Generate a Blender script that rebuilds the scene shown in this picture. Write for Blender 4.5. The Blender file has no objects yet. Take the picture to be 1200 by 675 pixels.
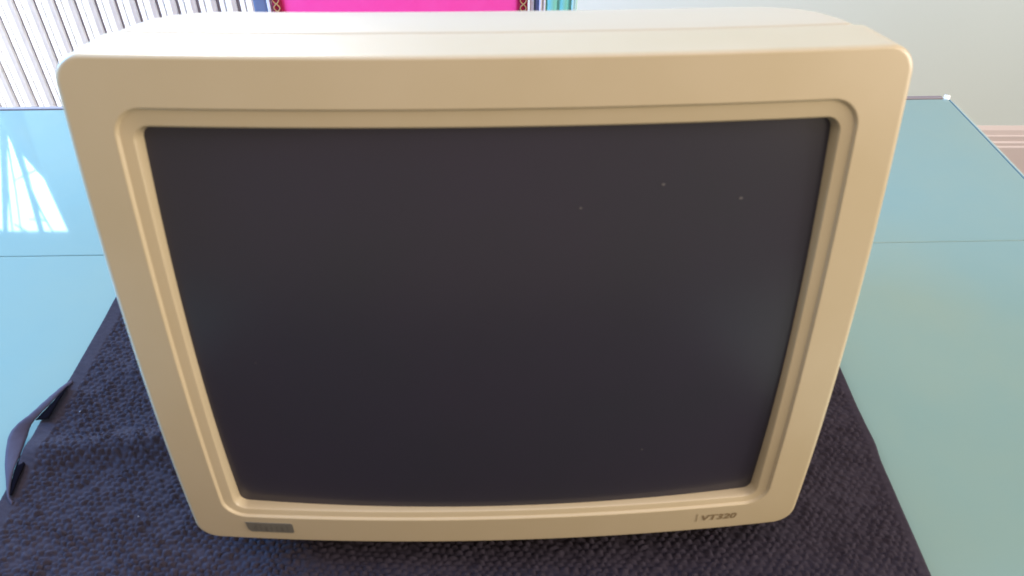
import bpy, bmesh, math
import numpy as np
from mathutils import Vector, Matrix
R = math.radians
SC = bpy.context.scene
COL = SC.collection

# ------------------------------------------------------------------ camera
F_PX, PITCH, ROLL = 926.02, 40.5436, 0.0783
cd = bpy.data.cameras.new('camera')
cd.sensor_fit = 'HORIZONTAL'; cd.sensor_width = 36.0
cd.lens = F_PX / 1200 * 36.0
cd.clip_start = 0.01; cd.clip_end = 60
cam = bpy.data.objects.new('camera', cd); COL.objects.link(cam)
a, r = R(PITCH), R(ROLL)
fw = Vector((0, math.cos(a), -math.sin(a))); up0 = Vector((0, math.sin(a), math.cos(a))); rt0 = Vector((1, 0, 0))
rt = rt0 * math.cos(r) + up0 * math.sin(r); up = up0 * math.cos(r) - rt0 * math.sin(r)
M = Matrix((rt, up, -fw)).transposed().to_4x4()
M.translation = Vector((0.0080, -0.26103, 0.43793))
cam.matrix_world = M
cd.dof.use_dof = True; cd.dof.focus_distance = 1.0; cd.dof.aperture_fstop = 16
SC.camera = cam

# ------------------------------------------------------------------ world and exposure
W_ = bpy.data.worlds.new('World'); SC.world = W_; W_.use_nodes = True
bg = W_.node_tree.nodes['Background']
bg.inputs['Color'].default_value = (1.0, 0.85, 0.68, 1); bg.inputs['Strength'].default_value = 0.42
SC.view_settings.view_transform = 'Standard'; SC.view_settings.look = 'None'
SC.view_settings.exposure = 0.0; SC.view_settings.gamma = 1.0

# ------------------------------------------------------------------ lamps (window daylight and added fills)
def area(name, loc, aim, sx, sy, power, color):
    l = bpy.data.lights.new(name, 'AREA'); l.shape = 'RECTANGLE'; l.size = sx; l.size_y = sy
    l.energy = power; l.color = color
    o = bpy.data.objects.new(name, l); COL.objects.link(o)
    o.location = loc
    d = Vector(aim) - Vector(loc)
    o.rotation_euler = d.to_track_quat('-Z', 'Y').to_euler()
    return o
# the tall left pane whose reflection shows on the glass, above the radiator
area('left_window_light', (-1.70, 1.47, 0.545), (-1.70, 0.0, 0.545), 1.0, 0.60, 38, (0.46, 0.72, 1.0))
# the window behind the monitor
area('back_window_light', (-0.72, 1.50, 1.05), (-0.72, 0.0, 1.05), 0.50, 0.80, 17, (1.0, 0.93, 0.98))
# added unseen fill from the left to brighten the radiator
side = area('radiator_fill', (-2.0, 0.45, 0.25), (-1.05, 1.5, -0.45), 0.7, 0.7, 11, (0.98, 0.98, 1.0))
side.data.spread = R(75)
# daylight from the left, grazing the front of the monitor
area('left_side_light', (-1.7, -0.03, 0.6), (-0.1, 0.05, 0.15), 0.5, 0.5, 4, (1.0, 0.90, 0.72))
# added blue fill from the left, tinting the table and towel
area('left_blue_fill', (-1.5, 0.34, 0.85), (-0.55, 0.15, 0.0), 0.7, 0.7, 54, (0.13, 0.46, 1.0))
# soft warm daylight from the right side of the room, in front of the monitor
area('right_window_light', (1.6, -1.0, 0.85), (0.0, 0.0, 0.1), 1.3, 1.0, 18, (1.0, 0.83, 0.62))
area('right_side_light', (2.0, -0.22, 0.6), (0.1, 0.10, 0.15), 0.9, 0.9, 29, (1.0, 0.96, 0.90))
# added overhead fill to brighten the monitor top, table and wall
area('overhead_fill', (0.4, -0.4, 3.2), (0.4, -0.39, 0.0), 3.6, 2.6, 58, (0.90, 0.86, 1.0))

# ------------------------------------------------------------------ helpers
def tag(o, label=None, cat=None, group=None, kind=None):
    if label: o['label'] = label
    if cat: o['category'] = cat
    if group: o['group'] = group
    if kind: o['kind'] = kind
    return o
def empty(name, loc=(0, 0, 0), rz=0):
    o = bpy.data.objects.new(name, None); COL.objects.link(o)
    o.location = loc; o.rotation_euler = (0, 0, rz); o.empty_display_size = 0.05
    return o
def mesh(name, V, Fc, mat, parent=None, smooth=True):
    m = bpy.data.meshes.new(name)
    m.from_pydata([tuple(map(float, v)) for v in V], [], [tuple(map(int, f)) for f in Fc])
    m.update()
    bm = bmesh.new(); bm.from_mesh(m)
    bmesh.ops.recalc_face_normals(bm, faces=bm.faces); bm.to_mesh(m); bm.free()
    m.polygons.foreach_set('use_smooth', [smooth] * len(m.polygons))
    if mat: m.materials.append(mat)
    o = bpy.data.objects.new(name, m); COL.objects.link(o)
    if parent: o.parent = parent
    return o
class MB:
    def __init__(s): s.V = []; s.F = []
    def add(s, V, Fc):
        n = len(s.V); s.V += [tuple(v) for v in V]; s.F += [tuple(i + n for i in f) for f in Fc]; return s
    def box(s, x0, x1, y0, y1, z0, z1):
        return s.add([(x0,y0,z0),(x1,y0,z0),(x1,y1,z0),(x0,y1,z0),(x0,y0,z1),(x1,y0,z1),(x1,y1,z1),(x0,y1,z1)],
                     [(0,3,2,1),(4,5,6,7),(0,1,5,4),(1,2,6,5),(2,3,7,6),(3,0,4,7)])
    def tube(s, pts, rad, n=10):
        pts = [Vector(p) for p in pts]
        rads = rad if hasattr(rad, '__len__') else [rad] * len(pts)
        V = []; Fc = []
        ref = None
        for i, p in enumerate(pts):
            t = (pts[min(i + 1, len(pts) - 1)] - pts[max(i - 1, 0)]).normalized()
            if ref is None: ref = t.orthogonal().normalized()
            ref = (ref - t * ref.dot(t)).normalized(); b = t.cross(ref)
            for k in range(n):
                an = 2 * math.pi * k / n
                V.append(p + (ref * math.cos(an) + b * math.sin(an)) * rads[i])
        for i in range(len(pts) - 1):
            for k in range(n):
                k2 = (k + 1) % n
                Fc.append((i*n+k, i*n+k2, (i+1)*n+k2, (i+1)*n+k))
        Fc.append(tuple(range(n))); Fc.append(tuple((len(pts)-1)*n + k for k in range(n)))
        return s.add(V, Fc)
    def build(s, name, mat, parent=None, smooth=False, bevel=0, seg=2):
        o = mesh(name, s.V, s.F, mat, parent, smooth)
        if bevel:
            b = o.modifiers.new('bevel', 'BEVEL'); b.width = bevel; b.segments = seg; b.limit_method = 'ANGLE'
            b.angle_limit = R(40)
            o.data.polygons.foreach_set('use_smooth', [True] * len(o.data.polygons))
            w = o.modifiers.new('wn', 'WEIGHTED_NORMAL'); w.keep_sharp = True
        return o

def material(name, color, rough=0.5, spec=0.5, mottle=None, mottle_scale=8, mottle_amt=0.3, bump=0, bump_scale=400, metal=0, rough_var=0, coat=0):
    m = bpy.data.materials.new(name); m.use_nodes = True
    nt = m.node_tree; b = nt.nodes['Principled BSDF']
    b.inputs['Base Color'].default_value = (*color, 1); b.inputs['Roughness'].default_value = rough
    b.inputs['Specular IOR Level'].default_value = spec; b.inputs['Metallic'].default_value = metal
    b.inputs['Coat Weight'].default_value = coat; b.inputs['Coat Roughness'].default_value = 0.36
    tc = nt.nodes.new('ShaderNodeTexCoord')
    if mottle:
        n = nt.nodes.new('ShaderNodeTexNoise'); n.inputs['Scale'].default_value = mottle_scale; n.inputs['Detail'].default_value = 6
        n.inputs['Roughness'].default_value = 0.6
        nt.links.new(tc.outputs['Object'], n.inputs['Vector'])
        rp = nt.nodes.new('ShaderNodeMapRange'); rp.inputs[1].default_value = 0.35; rp.inputs[2].default_value = 0.7
        rp.inputs[3].default_value = 0; rp.inputs[4].default_value = mottle_amt
        nt.links.new(n.outputs['Fac'], rp.inputs[0])
        mx = nt.nodes.new('ShaderNodeMix'); mx.data_type = 'RGBA'
        mx.inputs[6].default_value = (*color, 1); mx.inputs[7].default_value = (*mottle, 1)
        nt.links.new(rp.outputs[0], mx.inputs[0]); nt.links.new(mx.outputs[2], b.inputs['Base Color'])
    if rough_var:
        n = nt.nodes.new('ShaderNodeTexNoise'); n.inputs['Scale'].default_value = 14; n.inputs['Detail'].default_value = 5
        nt.links.new(tc.outputs['Object'], n.inputs['Vector'])
        rp = nt.nodes.new('ShaderNodeMapRange'); rp.inputs[1].default_value = .3; rp.inputs[2].default_value = .7
        rp.inputs[3].default_value = max(rough - rough_var, 0.01); rp.inputs[4].default_value = rough + rough_var
        nt.links.new(n.outputs['Fac'], rp.inputs[0]); nt.links.new(rp.outputs[0], b.inputs['Roughness'])
    if bump:
        n = nt.nodes.new('ShaderNodeTexNoise'); n.inputs['Scale'].default_value = bump_scale; n.inputs['Detail'].default_value = 3
        nt.links.new(tc.outputs['Object'], n.inputs['Vector'])
        bp = nt.nodes.new('ShaderNodeBump'); bp.inputs['Strength'].default_value = bump; bp.inputs['Distance'].default_value = 0.001
        nt.links.new(n.outputs['Fac'], bp.inputs['Height']); nt.links.new(bp.outputs[0], b.inputs['Normal'])
    return m

PLASTIC = material('aged_beige_plastic', (0.595, 0.485, 0.315), 0.42, 0.5, (0.52, 0.415, 0.24), 5, 0.85, 0.04, 1600, rough_var=0.05, coat=0.6)
SHELL = material('beige_shell_plastic', (0.60, 0.51, 0.37), 0.40, 0.5, (0.56, 0.47, 0.33), 9, 0.5, 0.04, 1600, rough_var=0.05, coat=0.6)
TUBE = material('dark_tube_glass', (0.038, 0.0335, 0.050), 0.28, 0.4, (0.032, 0.034, 0.043), 5, 0.8)
BADGE = material('grey_badge_metal', (0.17, 0.155, 0.125), 0.5, 0.4, (0.14, 0.13, 0.105), 60, 0.6)
BADGE_INK = material('badge_letter_ink', (0.125, 0.113, 0.09), 0.5)
INK = material('brown_print', (0.25, 0.175, 0.09), 0.6)
GLASS = material('teal_backed_glass', (0.185, 0.305, 0.298), 0.035, 0.5, (0.235, 0.322, 0.276), 3.2, 0.8)
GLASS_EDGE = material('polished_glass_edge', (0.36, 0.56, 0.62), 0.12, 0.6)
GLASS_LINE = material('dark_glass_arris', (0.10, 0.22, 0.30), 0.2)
METAL = material('brushed_steel', (0.26, 0.22, 0.23), 0.6, 0.4, metal=0.2)
CLOTH = material('dark_navy_weave', (0.032, 0.0255, 0.036), 0.9, 0.15, (0.049, 0.040, 0.055), 260, 0.6, 0.5, 1500)
RIBBON = material('dark_ribbon', (0.060, 0.050, 0.078), 0.75, 0.2, (0.046, 0.038, 0.062), 120, 0.5, 0.3, 1800)
RIBBON_SHADE = material('ribbon_shade_black', (0.005, 0.004, 0.006), 1.0, 0.0)  # flat black standing in for the shade inside the ribbon loop
WALLM = material('pale_wall_paint', (0.76, 0.83, 0.765), 0.7, 0.3, (0.72, 0.79, 0.73), 1.2, 0.6, 0.15, 120)
SKIRT = material('pink_white_skirting', (0.78, 0.66, 0.60), 0.45, 0.5, (0.74, 0.62, 0.57), 5, 0.4)
FLOORM = material('dark_brown_floor', (0.06, 0.032, 0.03), 0.4, 0.5, (0.04, 0.02, 0.02), 6, 0.8)
RADM = material('white_radiator_enamel', (0.82, 0.80, 0.77), 0.35, 0.5, (0.76, 0.73, 0.70), 4, 0.4)
PINK = material('hot_pink_fabric', (0.90, 0.07, 0.36), 0.85, 0.2, (0.92, 0.10, 0.42), 30, 0.6, 0.3, 700)
TRIM = material('red_braid', (0.35, 0.02, 0.07), 0.8, 0.2)
TRIM_GOLD = material('gold_braid', (0.45, 0.28, 0.12), 0.7, 0.3)
FRAME = material('slate_blue_frame', (0.13, 0.19, 0.32), 0.4, 0.5, (0.17, 0.22, 0.34), 12, 0.5)
WHITEM = material('white_piping', (0.82, 0.84, 0.84), 0.5)
AQUA = material('turquoise_cloth', (0.20, 0.64, 0.57), 0.7, 0.3, (0.27, 0.68, 0.62), 25, 0.5)
MINT = material('mint_cloth_edge', (0.55, 0.85, 0.80), 0.7, 0.3)
BARK = material('pale_bark', (0.50, 0.55, 0.56), 0.9)
LEGM = material('table_leg_steel', (0.5, 0.5, 0.5), 0.3, metal=0.9)

# ------------------------------------------------------------------ the setting
WALL_Y = 1.60; FLOOR_Z = -0.741
tag(mesh('floor', [(-4, -2.5, FLOOR_Z), (4, -2.5, FLOOR_Z), (4, 1.9, FLOOR_Z), (-4, 1.9, FLOOR_Z)], [(0, 1, 2, 3)], FLOORM), kind='structure')
w = MB().box(-4, 4, WALL_Y + 0.014, WALL_Y + 0.12, FLOOR_Z - 0.02, 3.4).build('wall', WALLM)
tag(w, 'pale greenish white painted wall behind the glass table', 'wall', kind='structure')
# skirting: moulded profile swept along the wall
prof = [(0.0145, 0), (-0.004, 0), (-0.004, 0.088), (-0.001, 0.092), (-0.001, 0.100), (0.003, 0.104), (0.003, 0.118), (0.006, 0.121), (0.008, 0.134), (0.0135, 0.145), (0.0145, 0.145)]
V = [(x, WALL_Y + py, FLOOR_Z + pz) for x in (-0.55, 4.0) for py, pz in prof]; n = len(prof)
Fc = [(i, (i+1) % n, n + (i+1) % n, n + i) for i in range(n)] + [tuple(range(n)), tuple(range(n, 2*n))]
tag(mesh('skirting_board', V, Fc, SKIRT, smooth=False), 'pinkish white moulded skirting board along the foot of the wall', 'skirting board')

# ------------------------------------------------------------------ radiator under the window, back left
rad = tag(empty('radiator', (0, 0, FLOOR_Z)), 'white ribbed radiator with upright columns against the wall at back left', 'radiator')
PITCH_X, RY = 0.0463, 1.52
cs = [(0.0080, 0.016), (0.0080, 0.002), (0.0085, 0.0006), (0.0098, 0), (0.0180, 0), (0.0190, 0.0006), (0.0192, 0.012), (0.0218, 0.012), (0.0220, 0.0006), (0.0230, 0), (0.0345, 0.0), (0.0358, 0.0006), (0.0415, 0.0065), (0.0415, 0.016)]
SEC0 = None
for i in range(27):
    x0 = -0.572 - (i + 1) * PITCH_X
    if SEC0 is None:
        V = []; zs = [0.10, 0.112, 0.60, 0.612]; ins = [0.006, 0, 0, 0.006]
        for z, dn in zip(zs, ins):
            for cx, cy in cs: V.append((cx, cy + dn * (1 if cy < 0.015 else 0), z))
        n = len(cs); Fc = []
        for k in range(3):
            for j in range(n):
                j2 = (j + 1) % n; Fc.append((k*n+j, k*n+j2, (k+1)*n+j2, (k+1)*n+j))
        Fc += [tuple(range(n)), tuple(3*n + j for j in range(n))]
        SEC0 = mesh('radiator_section', V, Fc, RADM, rad, smooth=False); SEC0.location = (x0, RY, 0)
    else:
        c = SEC0.copy(); COL.objects.link(c); c.parent = rad; c.location = (x0, RY, 0)
x0, x1 = -0.572 - 27 * PITCH_X, -0.572
MB().box(x0, x1 - 0.004, RY + 0.0162, RY + 0.050, 0.115, 0.595).build('gap_shade_panel', material('radiator_gap_shade', (0.24, 0.20, 0.215), 0.5), rad)  # dark colour paints the shade seen in the gaps between sections
m = MB(); m.tube([(x1 - 0.006, RY + 0.03, 0.16), (x1 + 0.06, RY + 0.03, 0.16), (x1 + 0.06, RY + 0.03, 0.001)], 0.009)
m.build('pipe', RADM, rad, True)

# bare branches outside, seen as outlines in the reflection of the left pane
br = MB()
br.tube([(-1.17, 1.462, 0.34), (-1.229, 1.462, 0.495), (-1.288, 1.462, 0.650), (-1.372, 1.462, 0.86)], [0.0110, 0.0095, 0.0080, 0.0068])
br.tube([(-1.180, 1.462, 0.40), (-1.235, 1.462, 0.523), (-1.300, 1.462, 0.702), (-1.351, 1.462, 0.86)], [0.0045, 0.0040, 0.0030, 0.0020])
br.tube([(-1.20, 1.462, 0.40), (-1.249, 1.462, 0.582), (-1.282, 1.462, 0.707), (-1.328, 1.462, 0.86)], [0.0030, 0.0027, 0.0022, 0.0020])
br.tube([(-1.220, 1.462, 0.46), (-1.224, 1.462, 0.563), (-1.236, 1.462, 0.657), (-1.252, 1.462, 0.75), (-1.272, 1.462, 0.86)], [0.012, 0.009, 0.0075, 0.0060, 0.0052])
br.tube([(-1.206, 1.462, 0.42), (-1.204, 1.462, 0.50), (-1.203, 1.462, 0.563), (-1.199, 1.462, 0.614), (-1.197, 1.462, 0.642), (-1.194, 1.462, 0.665)], [0.030, 0.026, 0.021, 0.012, 0.006, 0.002])  # added thick blob blocking the pane's corner to shape its reflection
br.tube([(-1.240, 1.462, 0.675), (-1.241, 1.462, 0.715), (-1.242, 1.462, 0.775), (-1.235, 1.462, 0.86)], [0.0040, 0.0035, 0.0025, 0.0020])
br.tube([(-1.241, 1.462, 0.73), (-1.252, 1.462, 0.79), (-1.265, 1.462, 0.86)], [0.0025, 0.0020, 0.0020])
br.tube([(-1.275, 1.462, 0.676), (-1.240, 1.462, 0.659), (-1.198, 1.462, 0.640)], [0.0022, 0.0032, 0.0024])
br.tube([(-1.285, 1.462, 0.80), (-1.255, 1.462, 0.798), (-1.238, 1.462, 0.805)], [0.0022, 0.0032, 0.0024])
br.tube([(-1.33, 1.462, 0.815), (-1.305, 1.462, 0.842), (-1.285, 1.462, 0.85)], [0.0022, 0.0032, 0.0024])
br.tube([(-1.400, 1.462, 0.80), (-1.372, 1.462, 0.842), (-1.36, 1.462, 0.86)], [0.0022, 0.0032, 0.0024])
tag(br.build('bare_branch', BARK, None, True), 'bare thin branches outlined in the white window reflection on the left of the glass', 'branch')

# ------------------------------------------------------------------ glass table
TY = R(1.6308); XR, YF, YS = 0.5415, 0.5817, 0.3059
table = tag(empty('glass_table', (0, 0, 0), TY), 'teal glass topped table with a rear leaf, under the dark cloth and monitor', 'table')
TH = 0.012
def slab(x0, x1, y0, y1):
    m = MB(); m.box(x0, x1, y0, y1, -TH, 0.0); return m
slab(-1.10, XR, -0.42, YS - 0.0002).build('tabletop', GLASS, table, bevel=0.0012)
slab(-1.10, XR, YS + 0.0002, YF).build('leaf', GLASS, table, bevel=0.0012)
MB().box(-1.08, XR - 0.02, YS - 0.02, YS + 0.02, -TH - 0.02, -TH - 0.0005).build('seam_rail', LEGM, table)
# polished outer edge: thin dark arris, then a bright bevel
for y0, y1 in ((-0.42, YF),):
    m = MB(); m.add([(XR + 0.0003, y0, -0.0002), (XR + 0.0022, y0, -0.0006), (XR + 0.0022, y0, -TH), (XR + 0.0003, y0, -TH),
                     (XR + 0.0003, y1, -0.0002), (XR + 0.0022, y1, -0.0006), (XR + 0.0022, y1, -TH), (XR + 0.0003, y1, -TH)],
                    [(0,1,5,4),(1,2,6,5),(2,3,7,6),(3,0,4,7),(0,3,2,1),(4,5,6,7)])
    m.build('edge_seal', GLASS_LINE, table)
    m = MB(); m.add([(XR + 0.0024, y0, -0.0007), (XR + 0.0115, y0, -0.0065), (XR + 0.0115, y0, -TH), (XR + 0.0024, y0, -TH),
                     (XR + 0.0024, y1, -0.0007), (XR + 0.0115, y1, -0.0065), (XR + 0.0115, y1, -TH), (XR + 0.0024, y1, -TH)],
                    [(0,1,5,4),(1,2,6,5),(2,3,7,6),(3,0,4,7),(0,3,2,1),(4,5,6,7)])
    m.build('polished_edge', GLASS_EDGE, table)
MB().box(-1.10, XR - 0.006, YF + 0.0006, YF + 0.0066, -TH, 0.0012).build('rear_edge_strip', METAL, table, bevel=0.001)
m = MB(); m.tube([(XR - 0.001, YF + 0.002, -TH), (XR - 0.001, YF + 0.002, 0.003)], [0.0042, 0.0036], 16)
m.build('corner_glint', WHITEM, table, True)  # white dot painting the specular glint at the table corner
for lx, ly in ((-1.02, -0.34), (0.46, -0.34), (-1.02, 0.50), (0.46, 0.50)):
    m = MB(); m.tube([(lx, ly, -TH - 0.0205), (lx, ly, FLOOR_Z + 0.001)], 0.025, 16); m.build('leg', LEGM, table, True)
m = MB()
m.box(-1.05, 0.49, -0.36, -0.32, -TH - 0.05, -TH - 0.021); m.box(-1.05, 0.49, 0.48, 0.52, -TH - 0.05, -TH - 0.021)
m.box(-1.04, -1.00, -0.3195, 0.4795, -TH - 0.05, -TH - 0.021); m.box(0.44, 0.48, -0.3195, 0.4795, -TH - 0.05, -TH - 0.021)
m.build('under_frame', LEGM, table)

# ------------------------------------------------------------------ dark woven cloth under the monitor
rng = np.random.RandomState(7)
def vnoise(x, y, s, seed):
    g = np.random.RandomState(seed).rand(256, 256)
    X = x / s + 50; Y = y / s + 50
    xi = np.floor(X).astype(int); yi = np.floor(Y).astype(int); fx = X - xi; fy = Y - yi
    fx = fx*fx*(3-2*fx); fy = fy*fy*(3-2*fy)
    G = lambda a_, b_: g[a_ % 256, b_ % 256]
    return (G(xi, yi)*(1-fx)+G(xi+1, yi)*fx)*(1-fy)+(G(xi, yi+1)*(1-fx)+G(xi+1, yi+1)*fx)*fy
CX0, CX1, CY0, CY1 = -0.3225, 0.2575, -0.40, 0.30
nx, ny = 740, 880
gx, gy = np.meshgrid(np.linspace(0, 1, nx), np.linspace(0, 1, ny))
X = CX0 + gx * (CX1 - CX0); Y = CY0 + gy * (CY1 - CY0)
dl = X - CX0; dr = CX1 - X; db = Y - CY0; dt = CY1 - Y
# weave: small raised stitches in staggered rows
jx = (vnoise(X, Y, 0.006, 1) - .5) * 0.0034; jy = (vnoise(X, Y, 0.006, 2) - .5) * 0.0030
row = (Y + jy + 0.12 * X) / 0.0036; ri = np.floor(row)
cx = (X + jx) / 0.0055 + 0.5 * (ri % 2); ci = np.floor(cx)
fx = (cx - ci) * 2 - 1; fy = (row - ri) * 2 - 1
amp = (0.25 + 1.3 * vnoise(ci * 1.7 + 13, ri * 2.3 + 5, 1.0, 3)) * (0.65 + 0.7 * vnoise(X, Y, 0.013, 4))
st = np.clip(1 - np.abs(fx) ** 2.2, 0, 1) * np.clip(1 - fy ** 2, 0, 1) * amp * 0.0024
hemw = 0.013
hem = np.clip((dl - hemw) / 0.002, 0, 1) * np.clip((dr - 0.007) / 0.002, 0, 1)
hemrib = (0.5 + 0.5 * np.sin(2 * np.pi * (Y + 0.3 * dl + jy) / 0.0042)) * 0.00022
Z = 0.0028 + st * hem + (1 - hem) * (0.0012 + hemrib)
# folds and soft waviness
yc = 0.083 + 0.010 * np.sin(X * 5.0 + 1.0) + 0.03 * X
Z += 0.0100 * np.exp(-((Y - yc - 0.004) / 0.011) ** 2) * (0.55 + 0.45 * np.clip(-X / 0.25, -.4, 1)) * (0.35 + 0.65 * np.clip(dl / 0.05, 0, 1)) * (0.3 + 0.7 * np.clip(dr / 0.05, 0, 1))
Z += 0.0035 * np.exp(-((Y - 0.150 + 0.12 * (X + 0.3)) / 0.010) ** 2) * np.clip((-X - 0.12) / 0.12, 0, 1) * np.clip(dl / 0.05, 0, 1)
Z += 0.0030 * np.exp(-((Y - 0.118 - 0.05 * X) / 0.009) ** 2) * np.clip((X - 0.15) / 0.06, 0, 1) * np.clip(dr / 0.04, 0, 1)
Z += 0.0030 * vnoise(X, Y, 0.055, 5) + 0.0014 * vnoise(X, Y, 0.024, 6)
Z += 0.003 * np.exp(-((X + 0.06 + 0.1 * Y) / 0.018) ** 2) * np.clip(-Y / 0.03, 0, 1)
edge = np.minimum(np.minimum(dl, dr), np.minimum(db, dt))
Z = 0.0008 + (Z - 0.0008) * np.clip(edge / 0.003, 0, 1) ** 0.5
# the edges wander a little and the hem is nicked at the fold
X = X + (1 - gx) * (0.0022 * (vnoise(Y, Y * 0, 0.05, 8) - .5) - 0.003 * np.exp(-((Y - 0.10) / 0.03) ** 2)) + gx * (0.0016 * np.exp(-((Y - 0.083) / 0.012) ** 2) + 0.0015 * (vnoise(Y, Y * 0, 0.04, 9) - .5))
me = bpy.data.meshes.new('cloth')
co = np.stack([X, Y, Z], -1).reshape(-1, 3).astype(np.float32)
idx = (np.arange(ny - 1)[:, None] * nx + np.arange(nx - 1)[None, :]).reshape(-1)
q = np.stack([idx, idx + 1, idx + nx + 1, idx + nx], -1).astype(np.int32)
me.vertices.add(len(co)); me.vertices.foreach_set('co', co.ravel())
me.loops.add(q.size); me.loops.foreach_set('vertex_index', q.ravel())
me.polygons.add(len(q)); me.polygons.foreach_set('loop_start', np.arange(0, q.size, 4, dtype=np.int32))
me.polygons.foreach_set('use_smooth', np.ones(len(q), bool))
me.update(calc_edges=True); me.validate()
me.materials.append(CLOTH)
cloth = bpy.data.objects.new('towel', me); COL.objects.link(cloth)
tag(cloth, 'dark navy woven towel with a ribbon loop, spread under the beige monitor', 'towel')
# bits of pale lint caught in the weave
LINT = material('pale_lint', (0.26, 0.27, 0.32), 0.9)
for lx, ly, ln, la in ((-.2985, .1085, .0020, .5), (-.226, .022, .0009, 2.6)):
    j_ = int((ly - CY0) / (CY1 - CY0) * (ny - 1)); i_ = int((lx - CX0) / (CX1 - CX0) * (nx - 1))
    m = MB(); d_ = np.array([math.cos(la), math.sin(la), 0]) * ln / 2; c_ = np.array([lx, ly, float(Z[j_, i_]) + .0010])
    m.tube([c_ - d_, c_ + np.array([0, 0, .0004]), c_ + d_], [.0003, .0005, .0002], 6); m.build('lint', LINT, cloth, True)
# ribbon loop sewn into the left hem
outer = [(-.3173, .1380, .006), (-.3203, .1315, .0075), (-.3251, .1170, .009), (-.3300, .1031, .0095), (-.3352, .0943, .009), (-.3365, .0835, .0085), (-.3291, .0634, .0085), (-.3212, .0485, .0085), (-.3145, .0361, .0075), (-.3098, .0308, .006)]
inner = [(-.3156, .1354, .006), (-.3176, .1282, .0075), (-.3210, .1142, .0085), (-.3261, .0994, .0075), (-.3278, .0941, .0055), (-.3268, .0867, .0045), (-.3227, .0699, .0065), (-.3198, .0556, .008), (-.3140, .0374, .0075), (-.3099, .0333, .006)]
def cat(Pa, t):
    i = min(int(t), len(Pa) - 2); f = t - i
    P0, P1, P2, P3 = (np.array(Pa[max(0, min(len(Pa) - 1, j))]) for j in (i - 1, i, i + 1, i + 2))
    return 0.5 * ((2*P1) + (-P0+P2)*f + (2*P0-5*P1+4*P2-P3)*f*f + (-P0+3*P1-3*P2+P3)*f**3)
def strip(name, A, Bl, N, K, bow, mat, parent):
    V = []; Fc = []
    for i in range(N + 1):
        pa = cat(A, i / N * (len(A) - 1)); pb = cat(Bl, i / N * (len(Bl) - 1))
        for k in range(K + 1):
            q_ = pa + (pb - pa) * k / K; q_[2] += bow * math.sin(math.pi * k / K) + .00012 * math.sin(i * 1.9 + k); V.append(q_)
    for i in range(N):
        for k in range(K): Fc.append((i*(K+1)+k, i*(K+1)+k+1, (i+1)*(K+1)+k+1, (i+1)*(K+1)+k))
    o = mesh(name, V, Fc, mat, parent); m_ = o.modifiers.new('solid', 'SOLIDIFY'); m_.thickness = .0006; m_.offset = 0
    return o
rb = strip('ribbon_loop', outer, inner, 54, 5, .0006, RIBBON, cloth)
strip('ribbon_shade', [(-.3172, .1296, .0072), (-.3208, .1142, .0080), (-.3259, .0994, .0070)], [(-.3151, .1298, .0095), (-.3158, .1117, .0095), (-.3157, .0992, .0092)], 14, 3, 0, RIBBON_SHADE, rb)  # dark strips painting the shade at both ends of the loop
strip('ribbon_shade', [(-.3225, .0699, .0060), (-.3196, .0556, .0075), (-.3142, .0374, .0070)], [(-.3140, .0600, .0095), (-.3128, .0491, .0095), (-.3115, .0361, .0090)], 14, 3, 0, RIBBON_SHADE, rb)

# ------------------------------------------------------------------ monitor
FW, FH, TILT, SX, SY, YAW, Z0 = 0.345, 0.2786, R(8.136), 0.00946, 0.00790, R(1.759), 0.030
mon = tag(empty('monitor', (0, 0, 0.0), YAW), 'yellowed beige tube monitor with a dark blank screen standing on the dark towel', 'monitor')
def fpt(u, v, w, cf=1.0):
    b = cf * (SX * (1 - (u / (FW/2)) ** 2) + SY * (1 - (2 * v / FH - 1) ** 2)) + w
    return (u, v * math.sin(TILT) - b * math.cos(TILT), Z0 + v * math.cos(TILT) + b * math.sin(TILT))
NC, NS = 10, 26
def loop(hw, v0, v1, rr, w, cf=1.0):
    P = []
    cs_ = [(hw - rr, v0 + rr, -90), (hw - rr, v1 - rr, 0), (-hw + rr, v1 - rr, 90), (-hw + rr, v0 + rr, 180)]
    for k in range(4):
        cx_, cy_, a0 = cs_[k]
        for i in range(NC + 1):
            an = R(a0 + 90 * i / NC); P.append((cx_ + rr * math.cos(an), cy_ + rr * math.sin(an)))
        nx_, ny_, a1 = cs_[(k + 1) % 4]; e = (nx_ + rr * math.cos(R(a1)), ny_ + rr * math.sin(R(a1))); s0 = P[-1]
        for i in range(1, NS): P.append((s0[0] + (e[0]-s0[0]) * i / NS, s0[1] + (e[1]-s0[1]) * i / NS))
    return [fpt(u, v, w, cf) for u, v in P]
def loft(name, loops, mat, parent, cap0=False, cap1=False):
    n = len(loops[0]); V = [p_ for l in loops for p_ in l]; Fc = []
    for i in range(len(loops) - 1):
        for k in range(n):
            k2 = (k + 1) % n; Fc.append((i*n+k, i*n+k2, (i+1)*n+k2, (i+1)*n+k))
    if cap0: Fc.append(tuple(range(n)))
    if cap1: Fc.append(tuple((len(loops)-1)*n + k for k in range(n)))
    return mesh(name, V, Fc, mat, parent)
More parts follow.
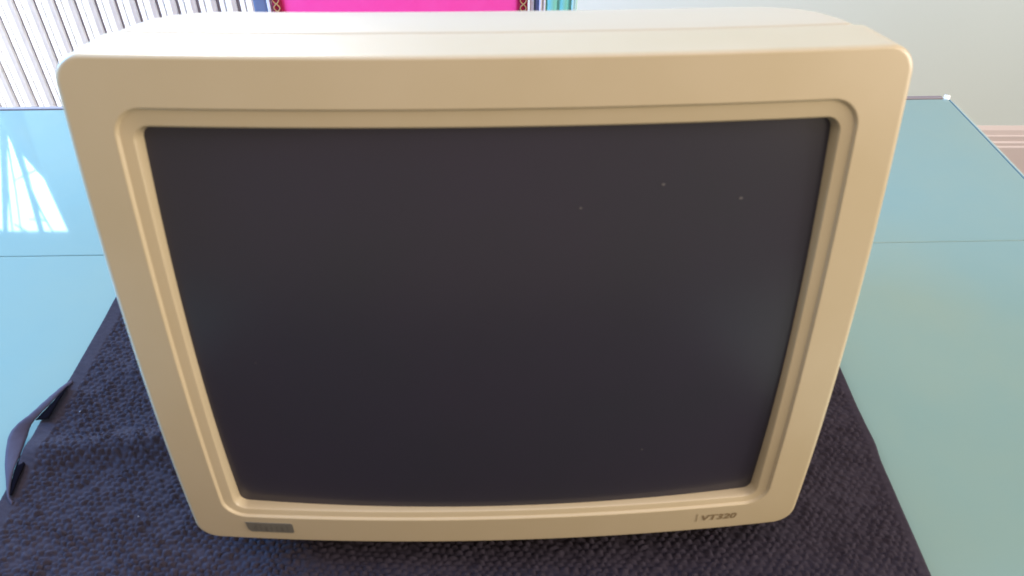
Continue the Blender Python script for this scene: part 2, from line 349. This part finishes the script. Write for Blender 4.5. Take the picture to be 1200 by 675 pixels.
B = [(.1700, .0025, .2757, .0130, -.0350), (.1724, .0000, .2784, .0130, -.0343), (.1729, -.0005, .2788, .0128, -.0325), (.1732, -.0008, .2788, .0125, -.018), (.1737, -.0012, .2788, .0120, -.0040), (.1738, -.0012, .2788, .0119, -.0020), (.1733, -.0010, .2786, .0114, -.0010), (.1726, -.0006, .2782, .0108, -.0003), (.1715, .0000, .2776, .0101, .0000), (.1709, .0004, .2772, .0098, .0),
     (.1660, .0065, .2720, .0110, .0), (.1590, .0135, .2650, .0120, .0),
     (.1540, .0194, .2587, .0127, .0), (.1536, .0198, .2583, .0125, .0), (.1533, .0201, .2580, .0124, -.0003), (.1529, .0205, .2576, .0122, -.0009), (.1526, .0208, .2573, .0120, -.0014), (.1523, .0211, .2570, .0118, -.0016), (.1518, .0215, .2565, .0115, -.0016),
     (.1477, .0241, .2505, .0078, -.0024), (.1473, .0244, .2501, .0068, -.0026), (.1468, .0248, .2494, .0062, -.0034), (.1460, .0253, .2487, .0055, -.0056), (.1453, .0257, .2480, .0046, -.0080), (.1450, .0260, .2477, .0046, -.0120)]
bez = loft('bezel', [loop(*l) for l in B], PLASTIC, mon)
wn = bez.modifiers.new('wn', 'WEIGHTED_NORMAL'); wn.weight = 80
S = [(.1660, .006, .2740, .016, -.0330), (.1692, .003, .2768, .0145, -.0335), (.1694, .0028, .2770, .0145, -.0362), (.1708, .0012, .2782, .0145, -.0368), (.1710, .001, .2784, .015, -.0385), (.1702, .001, .2786, .017, -.0480), (.1680, .0015, .2786, .020, -.0590, .97), (.1648, .003, .2784, .024, -.0670, .94), (.1595, .0055, .2778, .029, -.0740, .92), (.1530, .009, .2764, .033, -.0810, .88), (.145, .013, .2720, .038, -.0910, .78), (.137, .017, .2630, .040, -.108, .6), (.128, .022, .2450, .040, -.140, .35), (.112, .028, .2050, .036, -.215, .1), (.104, .031, .1900, .032, -.270, .0), (.100, .034, .186, .030, -.283, 0), (.094, .040, .180, .026, -.2855, 0)]
shell = loft('rear_shell', [loop(*l) for l in S], SHELL, mon, cap1=True)
m = MB()
b0 = [(-.135, .015), (.135, .015), (.120, .255), (-.120, .255)]
m.add([(x, y, 0.0078) for x, y in b0] + [(x * .9, y * .9 + .014, 0.060) for x, y in b0], [(0,3,2,1),(4,5,6,7),(0,1,5,4),(1,2,6,5),(2,3,7,6),(3,0,4,7)])
m.build('base', SHELL, mon, bevel=0.006)
for fx_, fy_ in ((-.11, .04), (.11, .04), (-.10, .23), (.10, .23)):
    m = MB(); m.tube([(fx_, fy_, 0.0082), (fx_, fy_, 0.0030)], 0.011, 16); m.build('rubber_foot', material('black_rubber', (.02, .02, .02), .8) if 'black_rubber' not in bpy.data.materials else bpy.data.materials['black_rubber'], mon, True)
# picture tube: convex glass set back behind the opening
n1, n2 = 48, 36; V = []; Fc = []
for j in range(n2 + 1):
    for i in range(n1 + 1):
        u = -.1505 + .301 * i / n1; v = .0215 + .2305 * j / n2
        su, sv = u / .1505, (v - .13675) / .11525
        V.append(fpt(u, v, -.0085 + .0030 * (1 - su * su) + .002 * (1 - sv * sv)))
for j in range(n2):
    for i in range(n1): q0 = j*(n1+1)+i; Fc.append((q0, q0+1, q0+n1+2, q0+n1+1))
scr = mesh('screen', V, Fc, TUBE, mon)
# specks of dust on the glass
DUST = material('pale_dust', (.11, .10, .105), .9)
for (u, v, s) in ((.0738, .2222, .0009), (.0383, .2128, .0008), (.1092, .2140, .0010), (-.1163, .1306, .0005), (.0776, .0678, .0006)):
    su, sv = u / .1505, (v - .13675) / .11525
    wv = -.0085 + .0030 * (1 - su * su) + .002 * (1 - sv * sv) + .0002
    m = MB(); m.add([fpt(u + s * math.cos(t), v + s * math.sin(t) * .7, wv) for t in np.linspace(0, 2*math.pi, 9)[:-1]], [tuple(range(8))])
    m.build('dust_speck', DUST, scr)
# badge plate with sheared lower left corner
bu0, bu1, bv0, bv1 = -.1430, -.1163, .0070, .0153
out = [(bu0, bv1), (bu0 + .0005, bv0 + .0020), (bu0 + .0020, bv0), (bu1 - .0008, bv0), (bu1, bv0 + .0008), (bu1, bv1 - .0008), (bu1 - .0008, bv1)]
n = len(out)
V = [fpt(u, v, -.0003) for u, v in out] + [fpt(u, v, .0006) for u, v in out]
badge = mesh('badge', V, [tuple(range(n, 2*n))] + [(i, (i+1) % n, n + (i+1) % n, n + i) for i in range(n)], BADGE, mon, smooth=False)
def text_mesh(s, name, u0, u1, vb, vt, w, mat, parent, shear=0, extra=0):
    c = bpy.data.curves.new(name, 'FONT'); c.body = s; c.shear = shear; c.offset = extra; c.resolution_u = 4
    t = bpy.data.objects.new(name, c); COL.objects.link(t)
    dg = bpy.context.evaluated_depsgraph_get(); dg.update()
    me_ = bpy.data.meshes.new_from_object(t.evaluated_get(dg))
    P = np.array([v.co[:] for v in me_.vertices]); Fs = [tuple(p_.vertices) for p_ in me_.polygons]
    bpy.data.objects.remove(t); bpy.data.curves.remove(c)
    lo, hi = P.min(0), P.max(0)
    V = [fpt(u0 + (x - lo[0]) / (hi[0] - lo[0]) * (u1 - u0), vb + (y - lo[1]) / (hi[1] - lo[1]) * (vt - vb), w) for x, y, _ in P]
    return mesh(name, V, Fs, mat, parent, smooth=False)
cell = (bu1 - bu0 - .0052) / 7
for i, ch in enumerate('digital'):
    ua = bu0 + .0036 + i * cell
    wid = {'i': .18, 'l': .16, 't': .34}.get(ch, .56) * cell
    lo = .0084 if ch != 'g' else .0078
    hi = {'a': .0122, 'g': .0122, 't': .0132}.get(ch, .0138)
    text_mesh(ch, 'badge_letter', ua + cell * .45 - wid / 2, ua + cell * .45 + wid / 2, lo, hi, .0007, BADGE_INK, badge, 0, .01)
# printed model lettering
m = MB(); m.add([fpt(.1141, .0078, .0003), fpt(.1146, .0078, .0003), fpt(.1146, .0148, .0003), fpt(.1141, .0148, .0003)], [(0, 1, 2, 3)])
m.build('printed_bar', material('faint_brown_print', (.30, .22, .12), .6), bez)
text_mesh('VT320', 'printed_lettering', .1172, .1380, .0082, .0132, .0003, INK, bez, .15, .022)

# ------------------------------------------------------------------ pink chair beyond the table
CY = 1.0
chair = tag(empty('chair', (-0.168, CY, FLOOR_Z)), 'hot pink upholstered chair with slate blue frame and braided trim behind the monitor', 'chair')
def cb(x0, x1, y0, y1, z0, z1, name, mat, bevel, par=None): return MB().box(x0, x1, y0, y1, z0, z1).build(name, mat, par or chair, bevel=bevel, seg=3)
cb(-.190, .190, -.030, .012, .56, .955, 'back_cushion', PINK, .010)
for sx in (-1, 1):
    # braid: a red strip with crossing gold cords
    xa = .193 * sx
    tr = MB().box(min(xa - .007, xa + .007), max(xa - .007, xa + .007), -.033, -.012, .56, .955).build('trim', TRIM, chair)
    g = MB()
    for ph in (0, math.pi):
        g.tube([(xa + .0048 * math.sin(z * 260 + ph), -.0345, z) for z in np.arange(.565, .95, .003)], .0011, 6)
    g.build('gold_cord', TRIM_GOLD, tr, True)
    cb(min(.204*sx, .2095*sx), max(.204*sx, .2095*sx), -.030, -.008, .46, .975, 'white_edge', WHITEM, .001)
    cb(min(.2105*sx, .232*sx), max(.2105*sx, .232*sx), -.028, .008, .001, .985, 'back_post', FRAME, .004)
    m = MB(); m.tube([(.19*sx, -.40, .43), (.19*sx, -.41, .001)], [.017, .013], 12); m.build('front_leg', FRAME, chair, True)
cb(-.209, .209, -.022, .004, .962, .984, 'top_rail', FRAME, .005)
cb(-.205, .205, -.43, -.036, .44, .50, 'seat', PINK, .02)
cb(-.203, .203, -.425, -.036, .405, .438, 'seat_frame', FRAME, .004)
# turquoise cloth hanging at the right of the chair
sc_root = tag(empty('scarf', (0.085, CY - 0.045, FLOOR_Z)), 'narrow turquoise cloth with white edge hanging beside the right post of the pink chair', 'scarf')
def drape(x0, x1, name, mat, seed):
    V = []; Fc = []; k = 10; zz = np.linspace(.50, .99, 24)
    for z in zz:
        for i in range(k + 1):
            x = x0 + (x1 - x0) * i / k
            V.append((x + .002 * math.sin(z * 9 + seed), .004 * math.sin(i * 1.3 + seed + z * 3), z))
    for j in range(len(zz) - 1):
        for i in range(k): q0 = j*(k+1)+i; Fc.append((q0, q0+1, q0+k+2, q0+k+1))
    o = mesh(name, V, Fc, mat, sc_root); s = o.modifiers.new('solid', 'SOLIDIFY'); s.thickness = .003; return o
drape(-.0365, -.0235, 'white_border', WHITEM, .4)
drape(-.0230, .0140, 'cloth_panel', AQUA, .2)
drape(.0145, .0205, 'mint_border', MINT, .9)
